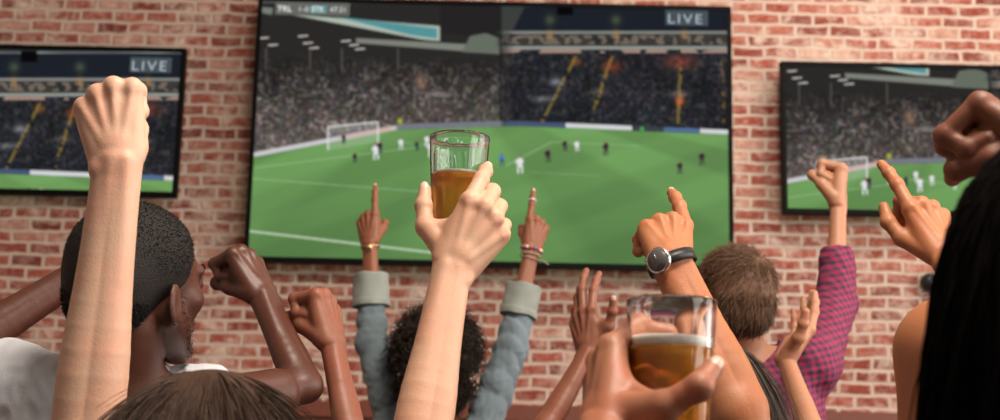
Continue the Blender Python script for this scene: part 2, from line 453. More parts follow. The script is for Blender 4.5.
def add_nails(root, joints, which, mat):
    for nm in which:
        a, b, n, r, t = joints[nm]; d = nz(b-a); t = nz(np.cross(n, d))
        c = b+n*r*.52+d*r*.15
        V = []; F = []
        nu, nv = 8, 8
        for i in range(nu+1):
            for j in range(nv+1):
                u = i/nu*2-1; v = j/nv*2-1
                x, y = u*math.sqrt(1-v*v/2), v*math.sqrt(1-u*u/2)
                V.append(c+t*x*r*.72+d*y*r*.95+n*(r*.52-.0004-(x*x)*r*.32-(y*y if y > 0 else y*y*.6)*r*.22))
        for i in range(nu):
            for j in range(nv): a0 = i*(nv+1)+j; F.append((a0, a0+nv+1, a0+nv+2, a0+1))
        o = mesh('fingernail', V, F, mat, root)
        m = o.modifiers.new('solid', 'SOLIDIFY'); m.thickness = .0006; m.offset = 0

# ------------------------------------------------------------------ head
HL = ([-.10, -.075, -.03, -.005, .012, .035, .055, .085, .2], [-.085, -.078, -.052, -.012, -.005, .022, .05, .085, .1])
def head_groups(c, f, u, s=1., ears=True, ez=0.):
    f = nz(f); u = nz(u-np.dot(u, f)*f); r = np.cross(f, u); B = np.stack([r, f, u], 1)
    w = lambda *p: c+B@A(*p)*s
    g = [E(w(0, -.012, .035), A(.074, .094, .080)*s, B, .02), E(w(0, .028, -.018), A(.060, .062, .084)*s, B, .025), E(w(0, -.055, -.005), A(.060, .045, .060)*s, B, .03)]
    for x in (-1, 1):
        g += [C(w(x*.052, .005, -.045), w(x*.012, .072, -.092), .018*s, .014*s, .022), E(w(x*.044, .055, -.018), A(.02, .02, .018)*s, B, .018),
              E(w(x*.031, .078, .006), A(.0125, .0125, .0115)*s, B, .003), C(w(x*.014, .088, .024), w(x*.046, .072, .024), .009*s, .008*s, .012),
              E(w(x*.010, .100, -.030), A(.008, .009, .007)*s, B, .006)]
        g += [E(w(x*.017, .086, .006), A(.012, .009, .009)*s, B, .01, True)]
    g += [E(w(0, .078, -.094), A(.020, .017, .014)*s, B, .014), C(w(0, .088, .018), w(0, .109, -.024), .006*s, .009*s, .008),
          C(w(-.017, .089, -.050), w(.017, .089, -.050), .005*s, .005*s, .005), C(w(-.014, .088, -.060), w(.014, .088, -.060), .0058*s, .0058*s, .005)]
    G = [(g, .001)]
    if ears:
        for x in (-1, 1):
            ca, sa = math.cos(R_(20)), math.sin(R_(20))
            Be = B@np.array([[ca, -sa*x, 0], [sa*x, ca, 0], [0, 0, 1]])
            e = [E(w(x*.078, -.006, -.004+ez), A(.0055, .016, .029)*s, Be, .004), C(w(x*.070, .004, -.010+ez), w(x*.072, .004, -.028+ez), .007*s, .006*s, .006),
                 E(w(x*.084, -.002, .0+ez), A(.0045, .0095, .019)*s, Be, .002, True)]
            G.append((e, .005))
    return G, B
def hair_cap(c, B, s, infl, HLx=HL, long=0., vox=.004, lump=0, lumps=60, wide=1.):
    w = lambda *p: c+B@A(*p)*s
    g = [E(w(0, -.014, .036), A(.076*wide+infl, .097+infl, .082+infl)*s, B, .02), E(w(0, -.058, -.008), A(.062+infl, .047+infl, .064+infl)*s, B, .03)]
    if long: g += [C(w(0, -.05, -.02), w(0, -.07, -.02-long), (.07+infl)*s, (.085+infl)*s, .04), C(w(.05, -.02, -.02), w(.06, -.03, -.02-long), .04*s, .04*s, .03), C(w(-.05, -.02, -.02), w(-.06, -.03, -.02-long), .04*s, .04*s, .03)]
    def post(F, P):
        q = ((P-c)@B)/s
        if lump: F = F+lump*vnoise(P, lumps, 3)
        if long:
            return np.maximum(F, (q[..., 1]-.05-.2*np.maximum(q[..., 2]-.02, 0))*.8*s)
        h = np.interp(q[..., 1], HLx[0], HLx[1]); return np.maximum(F, (h-q[..., 2])*.7*s)
    return sdf_mesh([(g, .001)], vox, B.T, post)
def strands(name, c, B, s, n, length, mat, parent, rad=.0011, infl=.004, hl=HL, whorl=(0, -.06, .09), down=.5, curl=0., curlr=.004, seg=6, lift=.35, push=.0, jit=.2, keep=None, seed=1, turns=2., backonly=False):
    r = np.random.RandomState(seed)
    v = r.randn(n*3, 3); v /= np.linalg.norm(v, axis=1)[:, None]
    q = v*A(.076+infl, .097+infl, .082+infl)*.97+A(0, -.014, .036)
    low = (v[:, 2] < -.25) | ((r.rand(n*3) < .35) & (v[:, 1] < -.25) & (v[:, 2] < .35))
    q[low] = (v*A(.064+infl, .05+infl, .066+infl)+A(0, -.058, -.008))[low]
    h = np.interp(q[:, 1], hl[0], hl[1]); ok = (q[:, 2] > h+.002)
    if backonly: ok &= q[:, 1] < .06
    q = q[ok][:n]; v = v[ok][:n]; n = len(q)
    nrm = v/A(.076, .097, .082)**1; nrm /= np.linalg.norm(nrm, axis=1)[:, None]
    wd = q-A(*whorl); wd -= nrm*(wd*nrm).sum(1)[:, None]; wd /= np.linalg.norm(wd, axis=1)[:, None]+1e-6
    t = wd*(1-lift)+nrm*lift+A(0, 0, -1)*down*.3+r.randn(n, 3)*jit; t /= np.linalg.norm(t, axis=1)[:, None]
    Ls = length*(.7+.6*r.rand(n)); step = Ls/seg
    P = [q.copy()]; p = q.copy()
    ph = r.rand(n)*6.28; a1 = np.cross(t, r.randn(n, 3)); a1 /= np.linalg.norm(a1, axis=1)[:, None]; a2 = np.cross(t, a1)
    for i in range(seg):
        t = t+A(0, 0, -1)*down*.35; t /= np.linalg.norm(t, axis=1)[:, None]
        p = p+t*step[:, None]
        # keep outside the skull
        e = (p-A(0, -.014, .036))/A(.076+infl, .097+infl, .082+infl); el = np.linalg.norm(e, axis=1)
        m = el < 1.0; p[m] += (e[m]/el[m][:, None]-e[m])*A(.076, .097, .082)
        pp = p.copy()
        if curl:
            an = ph+turns*6.28*(i+1)/seg; pp = pp+curlr*(np.cos(an)[:, None]*a1+np.sin(an)[:, None]*a2)*min(1, (i+1)/2)
        P.append(pp)
    P = np.stack(P, 1)                       # n, seg+1, 3
    T = np.gradient(P, axis=1); T /= np.linalg.norm(T, axis=2)[..., None]+1e-9
    u = np.cross(T, A(.3, .5, .8)); u /= np.linalg.norm(u, axis=2)[..., None]+1e-9; vv = np.cross(T, u)
    rr = rad/s*np.linspace(1, .35, seg+1)[None, :, None]*(.6+.8*r.rand(n))[:, None, None]
    ring = np.stack([P+rr*(math.cos(a)*u+math.sin(a)*vv) for a in (0, 2.094, 4.189)], 2)   # n,seg+1,3,3
    V = ring.reshape(-1, 3)
    base = (np.arange(n)*(seg+1)*3)[:, None, None]; jj = (np.arange(seg)*3)[None, :, None]; kk = np.arange(3)[None, None, :]; k2 = (np.arange(3)+1) % 3
    a = base+jj+kk; b = base+jj+k2[None, None, :]
    F = np.stack([a, b, b+3, a+3], -1).reshape(-1, 4)
    Vw = c+(V@B.T)*s
    return mesh(name, Vw, F, mat, parent)

# ------------------------------------------------------------------ person
def lower(pel, fdir, seated, fl=0.):
    r = nz(np.cross(fdir, A(0, 0, 1))); g = []
    for x in (-1, 1):
        h = pel+r*x*.09
        if seated: k = h+nz(fdir)*.40+A(0, 0, -.02); a = A(k[0], k[1], .09)
        else: a = A(h[0], h[1], .09); k = (h+a)/2+nz(fdir)*.02
        g += [C(h, k, .085, .06, .03), C(k, a, .058, .042, .02)]
    g += [C(pel-r*.06, pel+r*.06, .11, .11, .04), C(pel, pel+A(0, 0, .1), .12, .115, .05)]
    return [(g, .002)]
def shoe(k, f):
    g = [C(k+A(0, 0, -.05), k+f*.15+A(0, 0, -.06), .038, .03, .02), C(k+A(0, 0, .02), k+A(0, 0, -.04), .042, .04, .03)]
    return g
def person(label, skinm, neck, SL, SR, arms, head, hair, shirt, seated=False, bare=False, ez=0., nails=(), nailm=None, fdir=(0, 1, 0), sleeve=.45, cuff=None, vox=.002, trousers='jeans', fold=0., gk=.012, ears=True, extra_post=None, bodyvox=.006):
    neck, SL, SR = map(lambda v: np.asarray(v, float), (neck, SL, SR)); fd = nz(A(*fdir))
    mid = (SL+SR)/2; pel = A(neck[0], neck[1]-.02, mid[2]-.50)
    if pel[2] < .80: seated = True
    J = {}; parts = []; arm_c = []; sl_g = []
    for sd, S in (('L', SL), ('R', SR)):
        a = arms.get(sd)
        if a is None:
            r = nz(SR-SL)*(1 if sd == 'R' else -1)
            El = S+r*.06+A(0, 0, -.27)-fd*.02; Wr = El+fd*.17+A(0, 0, -.15)+r*-.02
            a = dict(E=El, W=Wr, d=nz(Wr-El), n=r, pose='relax', s=1., hidden=True)
        jo = {} ; J[sd] = jo; pose = POSES[a['pose']] if isinstance(a['pose'], str) else a['pose']
        G = arm_groups(S, a['E'], a['W'], a['d'], a['n'], sd, pose, a.get('s', 1), jo, a.get('thin', 1), a.get('fat', 1), a.get('upto', .45), a.get('ef', .85))
        parts.append(sdf_mesh(G, .0045 if a.get('hidden') else a.get('vox', vox), frame_for(a['W'], a['E'])))
        q = a.get('s', 1)*a.get('fat', 1)
        arm_c += [C(a['E']+(S-a['E'])*.3, S, .043*q, .055*q, .03)]
        fr = a.get('sleeve', sleeve); cut = a['E'] + (a['W']-a['E'])*(fr-1) if fr > 1 else S+(a['E']-S)*fr
        el = a.get('ease', .012)
        if fr > 1: sl_g += [C(S, a['E'], .060*q+el, .045*q+el, .02), C(a['E'], cut, .045*q+el, .037*q+el, .02, 1)]
        else: sl_g += [C(S, cut, .060*q+el, .050*q+el, .02, 1)]
        a['cut'] = cut; a['S'] = S; arms[sd] = a
    hc, hf, hu, hs = head
    HG, B = head_groups(hc, hf, hu, hs, ears, ez)
    wv = lambda *p: hc+B@A(*p)*hs
    torso = [C(neck+A(0,0,-.03), wv(0, -.025, -.05), .060, .052*hs, .03), C(neck+A(0,0,-.05), SL, .052, .050, .04), C(neck+A(0,0,-.05), SR, .052, .050, .04),
             C(mid+(SL-mid)*.45+A(0,0,-.12)+fd*.02, pel+(SL-mid)*.35+A(0,0,.15), .105, .095, .06), C(mid+(SR-mid)*.45+A(0,0,-.12)+fd*.02, pel+(SR-mid)*.35+A(0,0,.15), .105, .095, .06),
             C(pel, pel+A(0,0,.15), .11, .11, .06)]+arm_c
    parts.append(sdf_mesh([(torso, .001)]+HG, bodyvox))
    parts.append(sdf_mesh(HG, .003 if ears else .004, B.T))
    # shoes-less feet are covered by the trousers; ankles and feet close the body
    V, F = join(parts)
    base = A(neck[0], neck[1], 0)
    root = mesh('person', V, F, skinm, origin=base); tag(root, label, 'person')
    for sd, names in nails: add_nails(root, J[sd], names, nailm or M['nail'])
    # shirt
    inf = .011
    tSL, tSR = (SL, SR)
    if bare: SL = mid+(SL-mid)*.45+A(0,0,-.02); SR = mid+(SR-mid)*.45+A(0,0,-.02); sl_g = []
    sg = [C(neck+A(0,0,-.055), SL+A(0,0,.004), .052+inf, .052+inf, .04), C(neck+A(0,0,-.055), SR+A(0,0,.004), .052+inf, .052+inf, .04),
          C(mid+(SL-mid)*.45+A(0,0,-.12)+fd*.02, pel+(SL-mid)*.38+A(0,0,.08), .108+inf, .10+inf, .06), C(mid+(SR-mid)*.45+A(0,0,-.12)+fd*.02, pel+(SR-mid)*.38+A(0,0,.08), .108+inf, .10+inf, .06),
          C(pel+A(0,0,-.05), pel+A(0,0,.15), .12+inf, .115+inf, .06)]+sl_g
    def post(Fd, P):
        if fold:
            Fd = Fd+fold*(vnoise(P, 42, 5)*.6+np.abs(vnoise(P, 70, 8))*.9-.4)
            for sd in ('L', 'R'):
                a = arms[sd]
                if a.get('wr'):
                    ax = nz(a['cut']-a['E']) if a.get('sleeve', sleeve) > 1 else nz(a['E']-a['S'])
                    s_ = (P-a['S'])@ax; Fd = Fd+a['wr']*(1.1-2*np.abs(np.sin(s_*42+3.2*vnoise(P, 13, 11)+(P@A(34, 18, 0))*(1 if sd == 'R' else -1))))*(.55+.45*vnoise(P, 22, 12))*np.exp(-((np.linalg.norm(P-(a['S']+a['cut'])/2, axis=-1)/.3)**4))
        # neck opening
        n_ = wv(0, -.03, -.03)-neck; n_ = nz(n_)
        return np.maximum(Fd, np.where(np.linalg.norm(np.cross(P-neck, n_), axis=-1) < .09, (P-neck)@n_-.004, -1))
    V, F = sdf_mesh([(sg, .001)], .004 if fold else .007, None, post)
    sh = mesh('shirt', V, F, M[shirt], root)
    # collar band
    n_ = nz(wv(0, -.03, -.03)-neck); x = nz(np.cross(n_, A(0, 1, 0))); y = np.cross(n_, x)
    ring = [neck+n_*.004+.063*(math.cos(t)*x+math.sin(t)*y) for t in np.linspace(0, 6.283, 33)[:-1]]
    Vc, Fc = tube(ring, .0065, 6, True); mesh('collar', Vc, Fc, M[shirt], root)
    Lg = lower(pel, fd, seated)
    V, F = sdf_mesh(Lg, .01); mesh('trousers', V, F, M[trousers], root)
    rr = nz(np.cross(fd, A(0, 0, 1)))
    for xx in (-1, 1):
        h = pel+rr*xx*.09; k = (h+fd*.40) if seated else h
        V, F = sdf_mesh([(shoe(A(k[0], k[1], .09), fd), .001)], .006); V[:, 2] = np.maximum(V[:, 2], 0.001); mesh('shoe', V, F, M['black'], root)
    if seated:
        z = pel[2]-.115; e = empty('bar_stool', (pel[0], pel[1]-.03, 0)); tag(e, 'wooden stool under the '+' '.join(label.replace(',', '').split()[:12]), 'stool')
        c = A(pel[0], pel[1]-.03, 0)
        V, F = lathe([(.001, z-.035), (.165, z-.035), (.17, z-.02), (.165, z), (.001, z)], c, 32); mesh('seat', V, F, M['stool'], e)
        for i in range(4):
            an = math.pi/4+i*math.pi/2; q = A(math.cos(an), math.sin(an), 0)
            V, F = tube([c+q*.17+A(0, 0, .001), c+q*.11+A(0, 0, z-.033)], .013, 8); mesh('leg', V, F, M['stool'], e)
    hair(root, hc, B, hs)
    return root, J, arms, B, wv

# ================================================================== the room
YW = 6.45
def setting(name, V, F, mat, smooth=False):
    return tag(mesh(name, V, F, mat, smooth=smooth), kind='structure')
XL, XR, ZC, YB = -4.6, 4.6, 4.3, -2.2
setting('wall_back', *box((XL, YW, 0), (XR, YW+.15, ZC)), M['brick'])
setting('floor', *box((XL, YB, -.1), (XR, YW+.15, 0)), M['floor'])
setting('ceiling', *box((XL, YB, ZC), (XR, YW+.15, ZC+.1)), M['ceil'])
setting('wall_left', *box((XL-.15, YB, 0), (XL, YW+.15, ZC)), M['plaster'])
# right wall with two tall windows that let the daylight in
wy = [(-1.9, .9), (1.5, 4.0)]; wz = (1.0, 3.7)
bs = [((XR, YB, 0), (XR+.15, YW+.15, wz[0])), ((XR, YB, wz[1]), (XR+.15, YW+.15, ZC)), ((XR, YB, wz[0]), (XR+.15, wy[0][0], wz[1])), ((XR, wy[0][1], wz[0]), (XR+.15, wy[1][0], wz[1])), ((XR, wy[1][1], wz[0]), (XR+.15, YW+.15, wz[1]))]
setting('wall_right', *boxes(bs), M['plaster'])
for i, (a, b) in enumerate(wy):
    fr = [((XR+.03, a, wz[0]), (XR+.09, b, wz[0]+.06)), ((XR+.03, a, wz[1]-.06), (XR+.09, b, wz[1])), ((XR+.03, a, wz[0]+.06), (XR+.09, a+.06, wz[1]-.06)), ((XR+.03, b-.06, wz[0]+.06), (XR+.09, b, wz[1]-.06)), ((XR+.035, (a+b)/2-.025, wz[0]+.06), (XR+.085, (a+b)/2+.025, wz[1]-.06))]
    setting('window_%d' % (i+1), *boxes(fr), M['black'])
# wooden panelling below the bricks
zr = WY(560, 406, YW-.03)[2]
V, F = boxes([((XL, YW-.05, zr-.07), (XR, YW, zr)), ((XL, YW-.02, 0), (XR, YW, zr-.07))])
setting('trim_1', V, F, M['wood'])

# ------------------------------------------------------------------ the match on the screens
def hom(p):  # TV plane uv -> photo px, from four corners (tl, tr, br, bl)
    src = [(0, 0), (1, 0), (1, 1), (0, 1)]; Amat = []; bv = []
    for (u, v), (x, y) in zip(src, p):
        Amat += [[u, v, 1, 0, 0, 0, -u*x, -v*x], [0, 0, 0, u, v, 1, -u*y, -v*y]]; bv += [x, y]
    h = np.append(np.linalg.solve(np.array(Amat), np.array(bv)), 1).reshape(3, 3)
    return h
def sm(x, a, b): return np.clip((x-a)/(b-a), 0, 1)
def band(x, a, b, s=.8): return sm(x, a-s, a+s)*(1-sm(x, b-s, b+s))
def lin(c): 
    c = np.asarray(c, float)/255; return np.where(c <= .04045, c/12.92, ((c+.055)/1.055)**2.4)
def valnoise(X, Y, sc, seed):
    r = np.random.RandomState(seed).rand(256, 256); x = X/sc; y = Y/sc
    xi = np.floor(x).astype(int); yi = np.floor(y).astype(int); fx = x-xi; fy = y-yi
    g = lambda a, b: r[a % 256, b % 256]
    return (g(xi, yi)*(1-fx)+g(xi+1, yi)*fx)*(1-fy)+(g(xi, yi+1)*(1-fx)+g(xi+1, yi+1)*fx)*fy
def quad_in(X, Y, pts, s=.8):
    m = np.ones_like(X); n = len(pts)
    for i in range(n):
        (x0, y0), (x1, y1) = pts[i], pts[(i+1) % n]; L = math.hypot(x1-x0, y1-y0)
        d = ((x1-x0)*(Y-y0)-(y1-y0)*(X-x0))/L
        m = m*np.clip(.5+d/(2*s), 0, 1)
    return m
PLAYERS = [(344,139,8,'d'),(376,152,13,'w'),(401,144,9,'w'),(380,148,10,'k'),(431,150,12,'w'),(427,141,9,'w'),(443,145,9,'w'),(417,146,8,'d'),(520,165,14,'w'),(548,156,11,'k'),(565,146,9,'k'),(577,146,9,'w'),(606,149,11,'k'),
           (502,160,10,'b'),(680,168,10,'k'),(702,159,11,'k'),(355,158,8,'k'),(466,150,8,'w')]
def paint(X, Y):
    n = lambda sc, sd: valnoise(X, Y, sc, sd)
    img = np.zeros(X.shape+(3,)); 
    def put(mask, col):
        nonlocal img; img = img*(1-mask[..., None])+np.asarray(col, float)*mask[..., None]
    left = 1-sm(X, 495, 515)
    # crowd
    hi = np.stack([n(2.6, 1), n(2.4, 2), n(2.8, 3)], -1)*.3+.7*n(2.3, 31)[..., None]
    sp = np.clip(n(2.9, 4)-.55, 0, 1)*2.2
    baseL = np.array([70, 66, 64]); baseR = np.array([42, 43, 48])
    light = np.clip((Y-88)/50, 0, 1)*left
    g = baseL*left[..., None]+baseR*(1-left)[..., None]
    img = g*(.5+.75*hi)+(light*32)[..., None]*np.array([1, .86, .8])*(.4+1.1*n(3, 5))[..., None]+(sp*(70*left+34*(1-left)))[..., None]*np.array([1, .9, .85])
    img *= (.82+.36*n(16, 6))[..., None]
    dim = (1-.35*(1-sm(Y, 60, 100))*left); img *= dim[..., None]
    # aisles and steward jackets in the far stand
    for (x0, y0, x1, y1, c) in ((576, 56, 541, 124, (190, 160, 60)), (612, 56, 589, 126, (196, 160, 56)), (681, 62, 678, 124, (190, 160, 56)), (722, 60, 724, 124, (150, 120, 50)), (766, 60, 778, 124, (150, 120, 50))):
        xc = x0+(Y-y0)/(y1-y0)*(x1-x0); put(band(X, xc-1.6, xc+1.6, .8)*band(Y, y0, y1, 1)*(n(3, 7) > .42)*.55, c)
    for (x, y, rx, ry, c, a) in ((612, 66, 9, 6, (190, 80, 50), .55), (680, 62, 14, 7, (190, 80, 56), .5), (576, 62, 5, 4, (190, 120, 60), .5), (680, 100, 4, 6, (220, 110, 60), .8), (556, 82, 6, 4, (170, 170, 180), .6), (543, 99, 9, 3, (150, 150, 150), .6), (679, 94, 9, 3, (150, 140, 130), .6), (421, 82, 5, 8, (210, 160, 130), .55), (436, 94, 12, 2.5, (160, 150, 146), .6), (600, 92, 6, 3, (150, 130, 110), .6), (322, 92, 14, 2, (120, 120, 120), .5)):
        put(np.exp(-(((X-x)/rx)**2+((Y-y)/ry)**2))*a*(.5+n(2.5, 9)), c)
    # left stand roof
    put(left*(1-sm(Y, 52+(X-262)*.02, 60+(X-262)*.02)), (44, 43, 41))
    put(left*(1-sm(Y, 57, 78))*.55, (44, 42, 41))
    put(quad_in(X, Y, [(262, -9), (520, -9), (520, 3), (262, 3)]), (88, 96, 90))
    for k in range(7): put(quad_in(X, Y, [(360+k*22, -8), (372+k*22, -8), (392+k*22, 4), (384+k*22, 4)])*.4, (50, 54, 50))
    put(quad_in(X, Y, [(356, 38), (500, 46), (500, 54), (356, 43)]), (128, 132, 122))
    put(quad_in(X, Y, [(440, -2), (512, 2), (512, 40), (440, 33)]), (38, 36, 36))
    put(quad_in(X, Y, [(470, 36), (486, 33), (504, 40), (500, 54), (462, 52)]), (104, 112, 100))
    put(quad_in(X, Y, [(288, 14), (440, 26), (440, 41), (424, 40)]), (178, 190, 176))
    put(quad_in(X, Y, [(336, 16.5), (437, 28.5), (437, 38.5), (410, 35)]), (86, 150, 156))
    put(quad_in(X, Y, [(262, 7), (273, 8), (272, 15), (262, 13)])*.8, (140, 150, 140))
    for (x, y) in ((264, 38), (273, 45), (303, 36), (308, 43), (314, 48), (346, 41), (354, 45), (360, 49)): put(band(X, x-5, x+5, 1)*band(Y+(X-x)*.08, y-.8, y+.8, .7), (214, 206, 200))
    for x in (266, 310, 342, 398): put(band(X, x-.8, x+.8, .7)*band(Y, 48, 70, 1)*.7, (104, 98, 92))
    # far stand roof, boxes and fascias
    rt = 1-left
    put(rt*(1-sm(Y, 47, 50)), (30, 34, 42))
    put(rt*(1-sm(Y, 3, 4)), (46, 46, 44)); put(rt*band(Y, 4.5, 6.5, .7)*(.5+.8*n(24, 8)), (132, 140, 136))
    put(quad_in(X, Y, [(500, -4), (530, -4), (512, 32), (500, 36)])*.8, (70, 72, 68))
    put(rt*band(Y, 31, 34, .7), (138, 140, 134)); put(rt*band(Y, 34, 45.5, .7)*.92, (64, 62, 58))
    put(rt*band(Y, 35, 44.5, .7)*(n(4.5, 10) > .5)*.75, (132, 118, 104)); put(rt*band(Y, 35, 45, .7)*(n(5, 12) > .68)*.8, (40, 42, 46))
    put(rt*band(Y, 46, 49.5, .7), (150, 154, 146)); put(rt*band(Y, 49.5, 53, .8)*(n(14, 11) > .5), (170, 140, 126))
    for x in (550, 616, 684, 748): put(np.exp(-(((X-x)/5)**2+((Y-20)/5)**2))*.5, (110, 130, 90)); put(np.exp(-(((X-x)/3)**2+((Y-35)/5)**2))*.5, (200, 140, 70))
    put(band(X, 557, 573, .8)*band(Y, 4, 15, 1), (10, 10, 12))
    put(band(X, 499, 502, .8)*band(Y, 0, 126, 1)*.6, (30, 32, 34))
    # pitch
    yt = np.where(X < 400, 158-(X-250)*.19, np.where(X < 520, 129.5-(X-400)*.03, 126+(X-520)*.042))
    pit = sm(Y, yt-.7, yt+.7)
    # perimeter boards
    put(band(Y, yt-5, yt, .9)*(1-sm(X, 395, 400)), (206, 204, 206)); put(band(Y, yt-5, yt-1, .7)*band(X, 340, 392, 5)*.5, (220, 150, 130))
    put(band(Y, yt-5.5, yt, .8)*sm(X, 395, 400)*(1-sm(X, 500, 506)), (120, 124, 134))
    bw = np.where(X < 566, 0, np.where(X < 632, 1, np.where(X < 664, 2, np.where(X < 700, 3, 1))))
    cols = np.array([(74, 88, 118), (214, 216, 218), (60, 66, 72), (84, 112, 150)])[bw]
    mk = band(Y, yt-5, yt, .7)*sm(X, 503, 507); img = img*(1-mk[..., None])+cols*mk[..., None]
    put(np.exp(-(((X-642)/2)**2+((Y-129)/2.5)**2)), (80, 190, 90)); put(np.exp(-(((X-400)/2.5)**2+((Y-121)/3)**2)), (190, 200, 60)); put(np.exp(-(((X-702)/2.5)**2+((Y-135)/2)**2)), (230, 120, 80))
    gr = np.array([122, 172, 100])*(1-.05*n(40, 13))[..., None]
    depth = sm(Y, 125, 262)[..., None]
    gr = gr*(1-depth*.14)+np.array([104, 158, 84])*0
    st = .5+.5*np.sin(((X-430)+(Y-100)*(1.35))/(10+(Y-110)*.33))
    gr = gr*(1-.09*sm(st, .35, .65)[..., None])
    st2 = .5+.5*np.sin((X*.35+Y*1.0)/9.0); gr = gr*(1-.05*sm(st2, .3, .7)[..., None])
    img = img*(1-pit[..., None])+gr*pit[..., None]
    def line(x0, y0, x1, y1, w=.7, a=.6):
        L = math.hypot(x1-x0, y1-y0); ux, uy = (x1-x0)/L, (y1-y0)/L
        s = (X-x0)*ux+(Y-y0)*uy; d = np.abs(-(X-x0)*uy+(Y-y0)*ux); put(band(s, 0, L, 1)*(1-sm(d, w*.5, w*1.6))*a*pit, (214, 228, 206))
    line(240, 230, 470, 257, 1.1, .75); line(244, 178, 440, 193, .6, .3); line(505, 166, 552, 142, .6, .35); line(255, 168, 420, 147, .6, .3); line(400, 142, 470, 150, .6, .25); line(530, 172, 600, 176, .5, .2)
    line(552, 142, 640, 146, .5, .25)
    # goal
    put(quad_in(X, Y, [(328, 127), (378, 122), (378, 142), (328, 150)])*.28, (200, 200, 205))
    for q in ((328, 127, 378, 122), (328, 127, 328, 150), (378, 122, 378, 143)):
        L = math.hypot(q[2]-q[0], q[3]-q[1]); ux, uy = (q[2]-q[0])/L, (q[3]-q[1])/L
        s = (X-q[0])*ux+(Y-q[1])*uy; d = np.abs(-(X-q[0])*uy+(Y-q[1])*ux); put(band(s, 0, L, 1)*(1-sm(d, .4, 1.5))*.85, (225, 225, 225))
    for x, y, h, k in PLAYERS:
        top = {'w': (232, 232, 236), 'k': (52, 40, 52), 'd': (36, 70, 70), 'b': (70, 130, 200)}[k]; sh = {'w': (230, 230, 232), 'k': (70, 60, 66), 'd': (30, 50, 50), 'b': (40, 70, 110)}[k]
        h = h*1.3; w_ = h*.19
        e = lambda cx, cy, rx, ry: 1-sm(((X-cx)/rx)**2+((Y-cy)/ry)**2, .6, 1.3)
        put(e(x, y-h*.44, w_*.45, h*.09), (150, 100, 80)); put(e(x, y-h*.2, w_, h*.2), top); put(e(x, y+h*.05, w_*.9, h*.1), sh)
        put(e(x-w_*.55, y+h*.3, w_*.33, h*.2)*.9, sh); put(e(x+w_*.6, y+h*.28, w_*.33, h*.19)*.9, sh); put(e(x-w_*1.1, y-h*.16, w_*.3, h*.13)*.7, top)
    return np.clip(img, 0, 255)
def screen_mat(strength):
    m = bpy.data.materials.new('lit_screen'); m.use_nodes = True; t = m.node_tree; t.nodes.clear()
    a = t.nodes.new('ShaderNodeVertexColor'); a.layer_name = 'picture'; e = t.nodes.new('ShaderNodeEmission'); e.inputs[1].default_value = strength
    o = t.nodes.new('ShaderNodeOutputMaterial'); t.links.new(a.outputs[0], e.inputs[0]); t.links.new(e.outputs[0], o.inputs[0]); return m
SCR = screen_mat(.95)
def text_mesh(name, body, size, mat, parent, o, ux, uz, spacing=1.0, wid=1.0, bold=0.):
    cu = bpy.data.curves.new('lettering', 'FONT'); cu.body = body; cu.size = size; cu.space_character = spacing; cu.offset = bold; cu.extrude = .0006
    ob = bpy.data.objects.new('lettering', cu); COL.objects.link(ob); bpy.context.view_layer.update()
    me = bpy.data.meshes.new_from_object(ob.evaluated_get(bpy.context.evaluated_depsgraph_get())); bpy.data.objects.remove(ob)
    n = len(me.vertices); co = np.zeros(n*3); me.vertices.foreach_get('co', co); co = co.reshape(-1, 3); nn = np.cross(uz, ux)*-1
    P = o+co[:, :1]*wid*ux+co[:, 1:2]*uz+(co[:, 2:]+.0012)*(-np.cross(ux, nz(uz)))*-1
    off = np.array(parent.location)+(np.array(parent.parent.location) if parent.parent else 0)
    me.vertices.foreach_set('co', (P-off).ravel()); me.update(); me.materials.clear()
    return link(name, me, mat, parent)
def emis(name, c, s=.95):
    m = bpy.data.materials.new(name); m.use_nodes = True; t = m.node_tree; t.nodes.clear(); e = t.nodes.new('ShaderNodeEmission'); e.inputs[0].default_value = (*c[:3], 1); e.inputs[1].default_value = s
    o = t.nodes.new('ShaderNodeOutputMaterial'); t.links.new(e.outputs[0], o.inputs[0]); return m
E_BUG = emis('caption_grey', srgb(104, 104, 100)); E_TXT = emis('caption_white', srgb(226, 226, 222)); E_TEAL = emis('caption_teal', srgb(84, 150, 148)); E_LV = emis('caption_pale', srgb(176, 188, 194)); E_LB = emis('caption_plate', srgb(74, 84, 90))
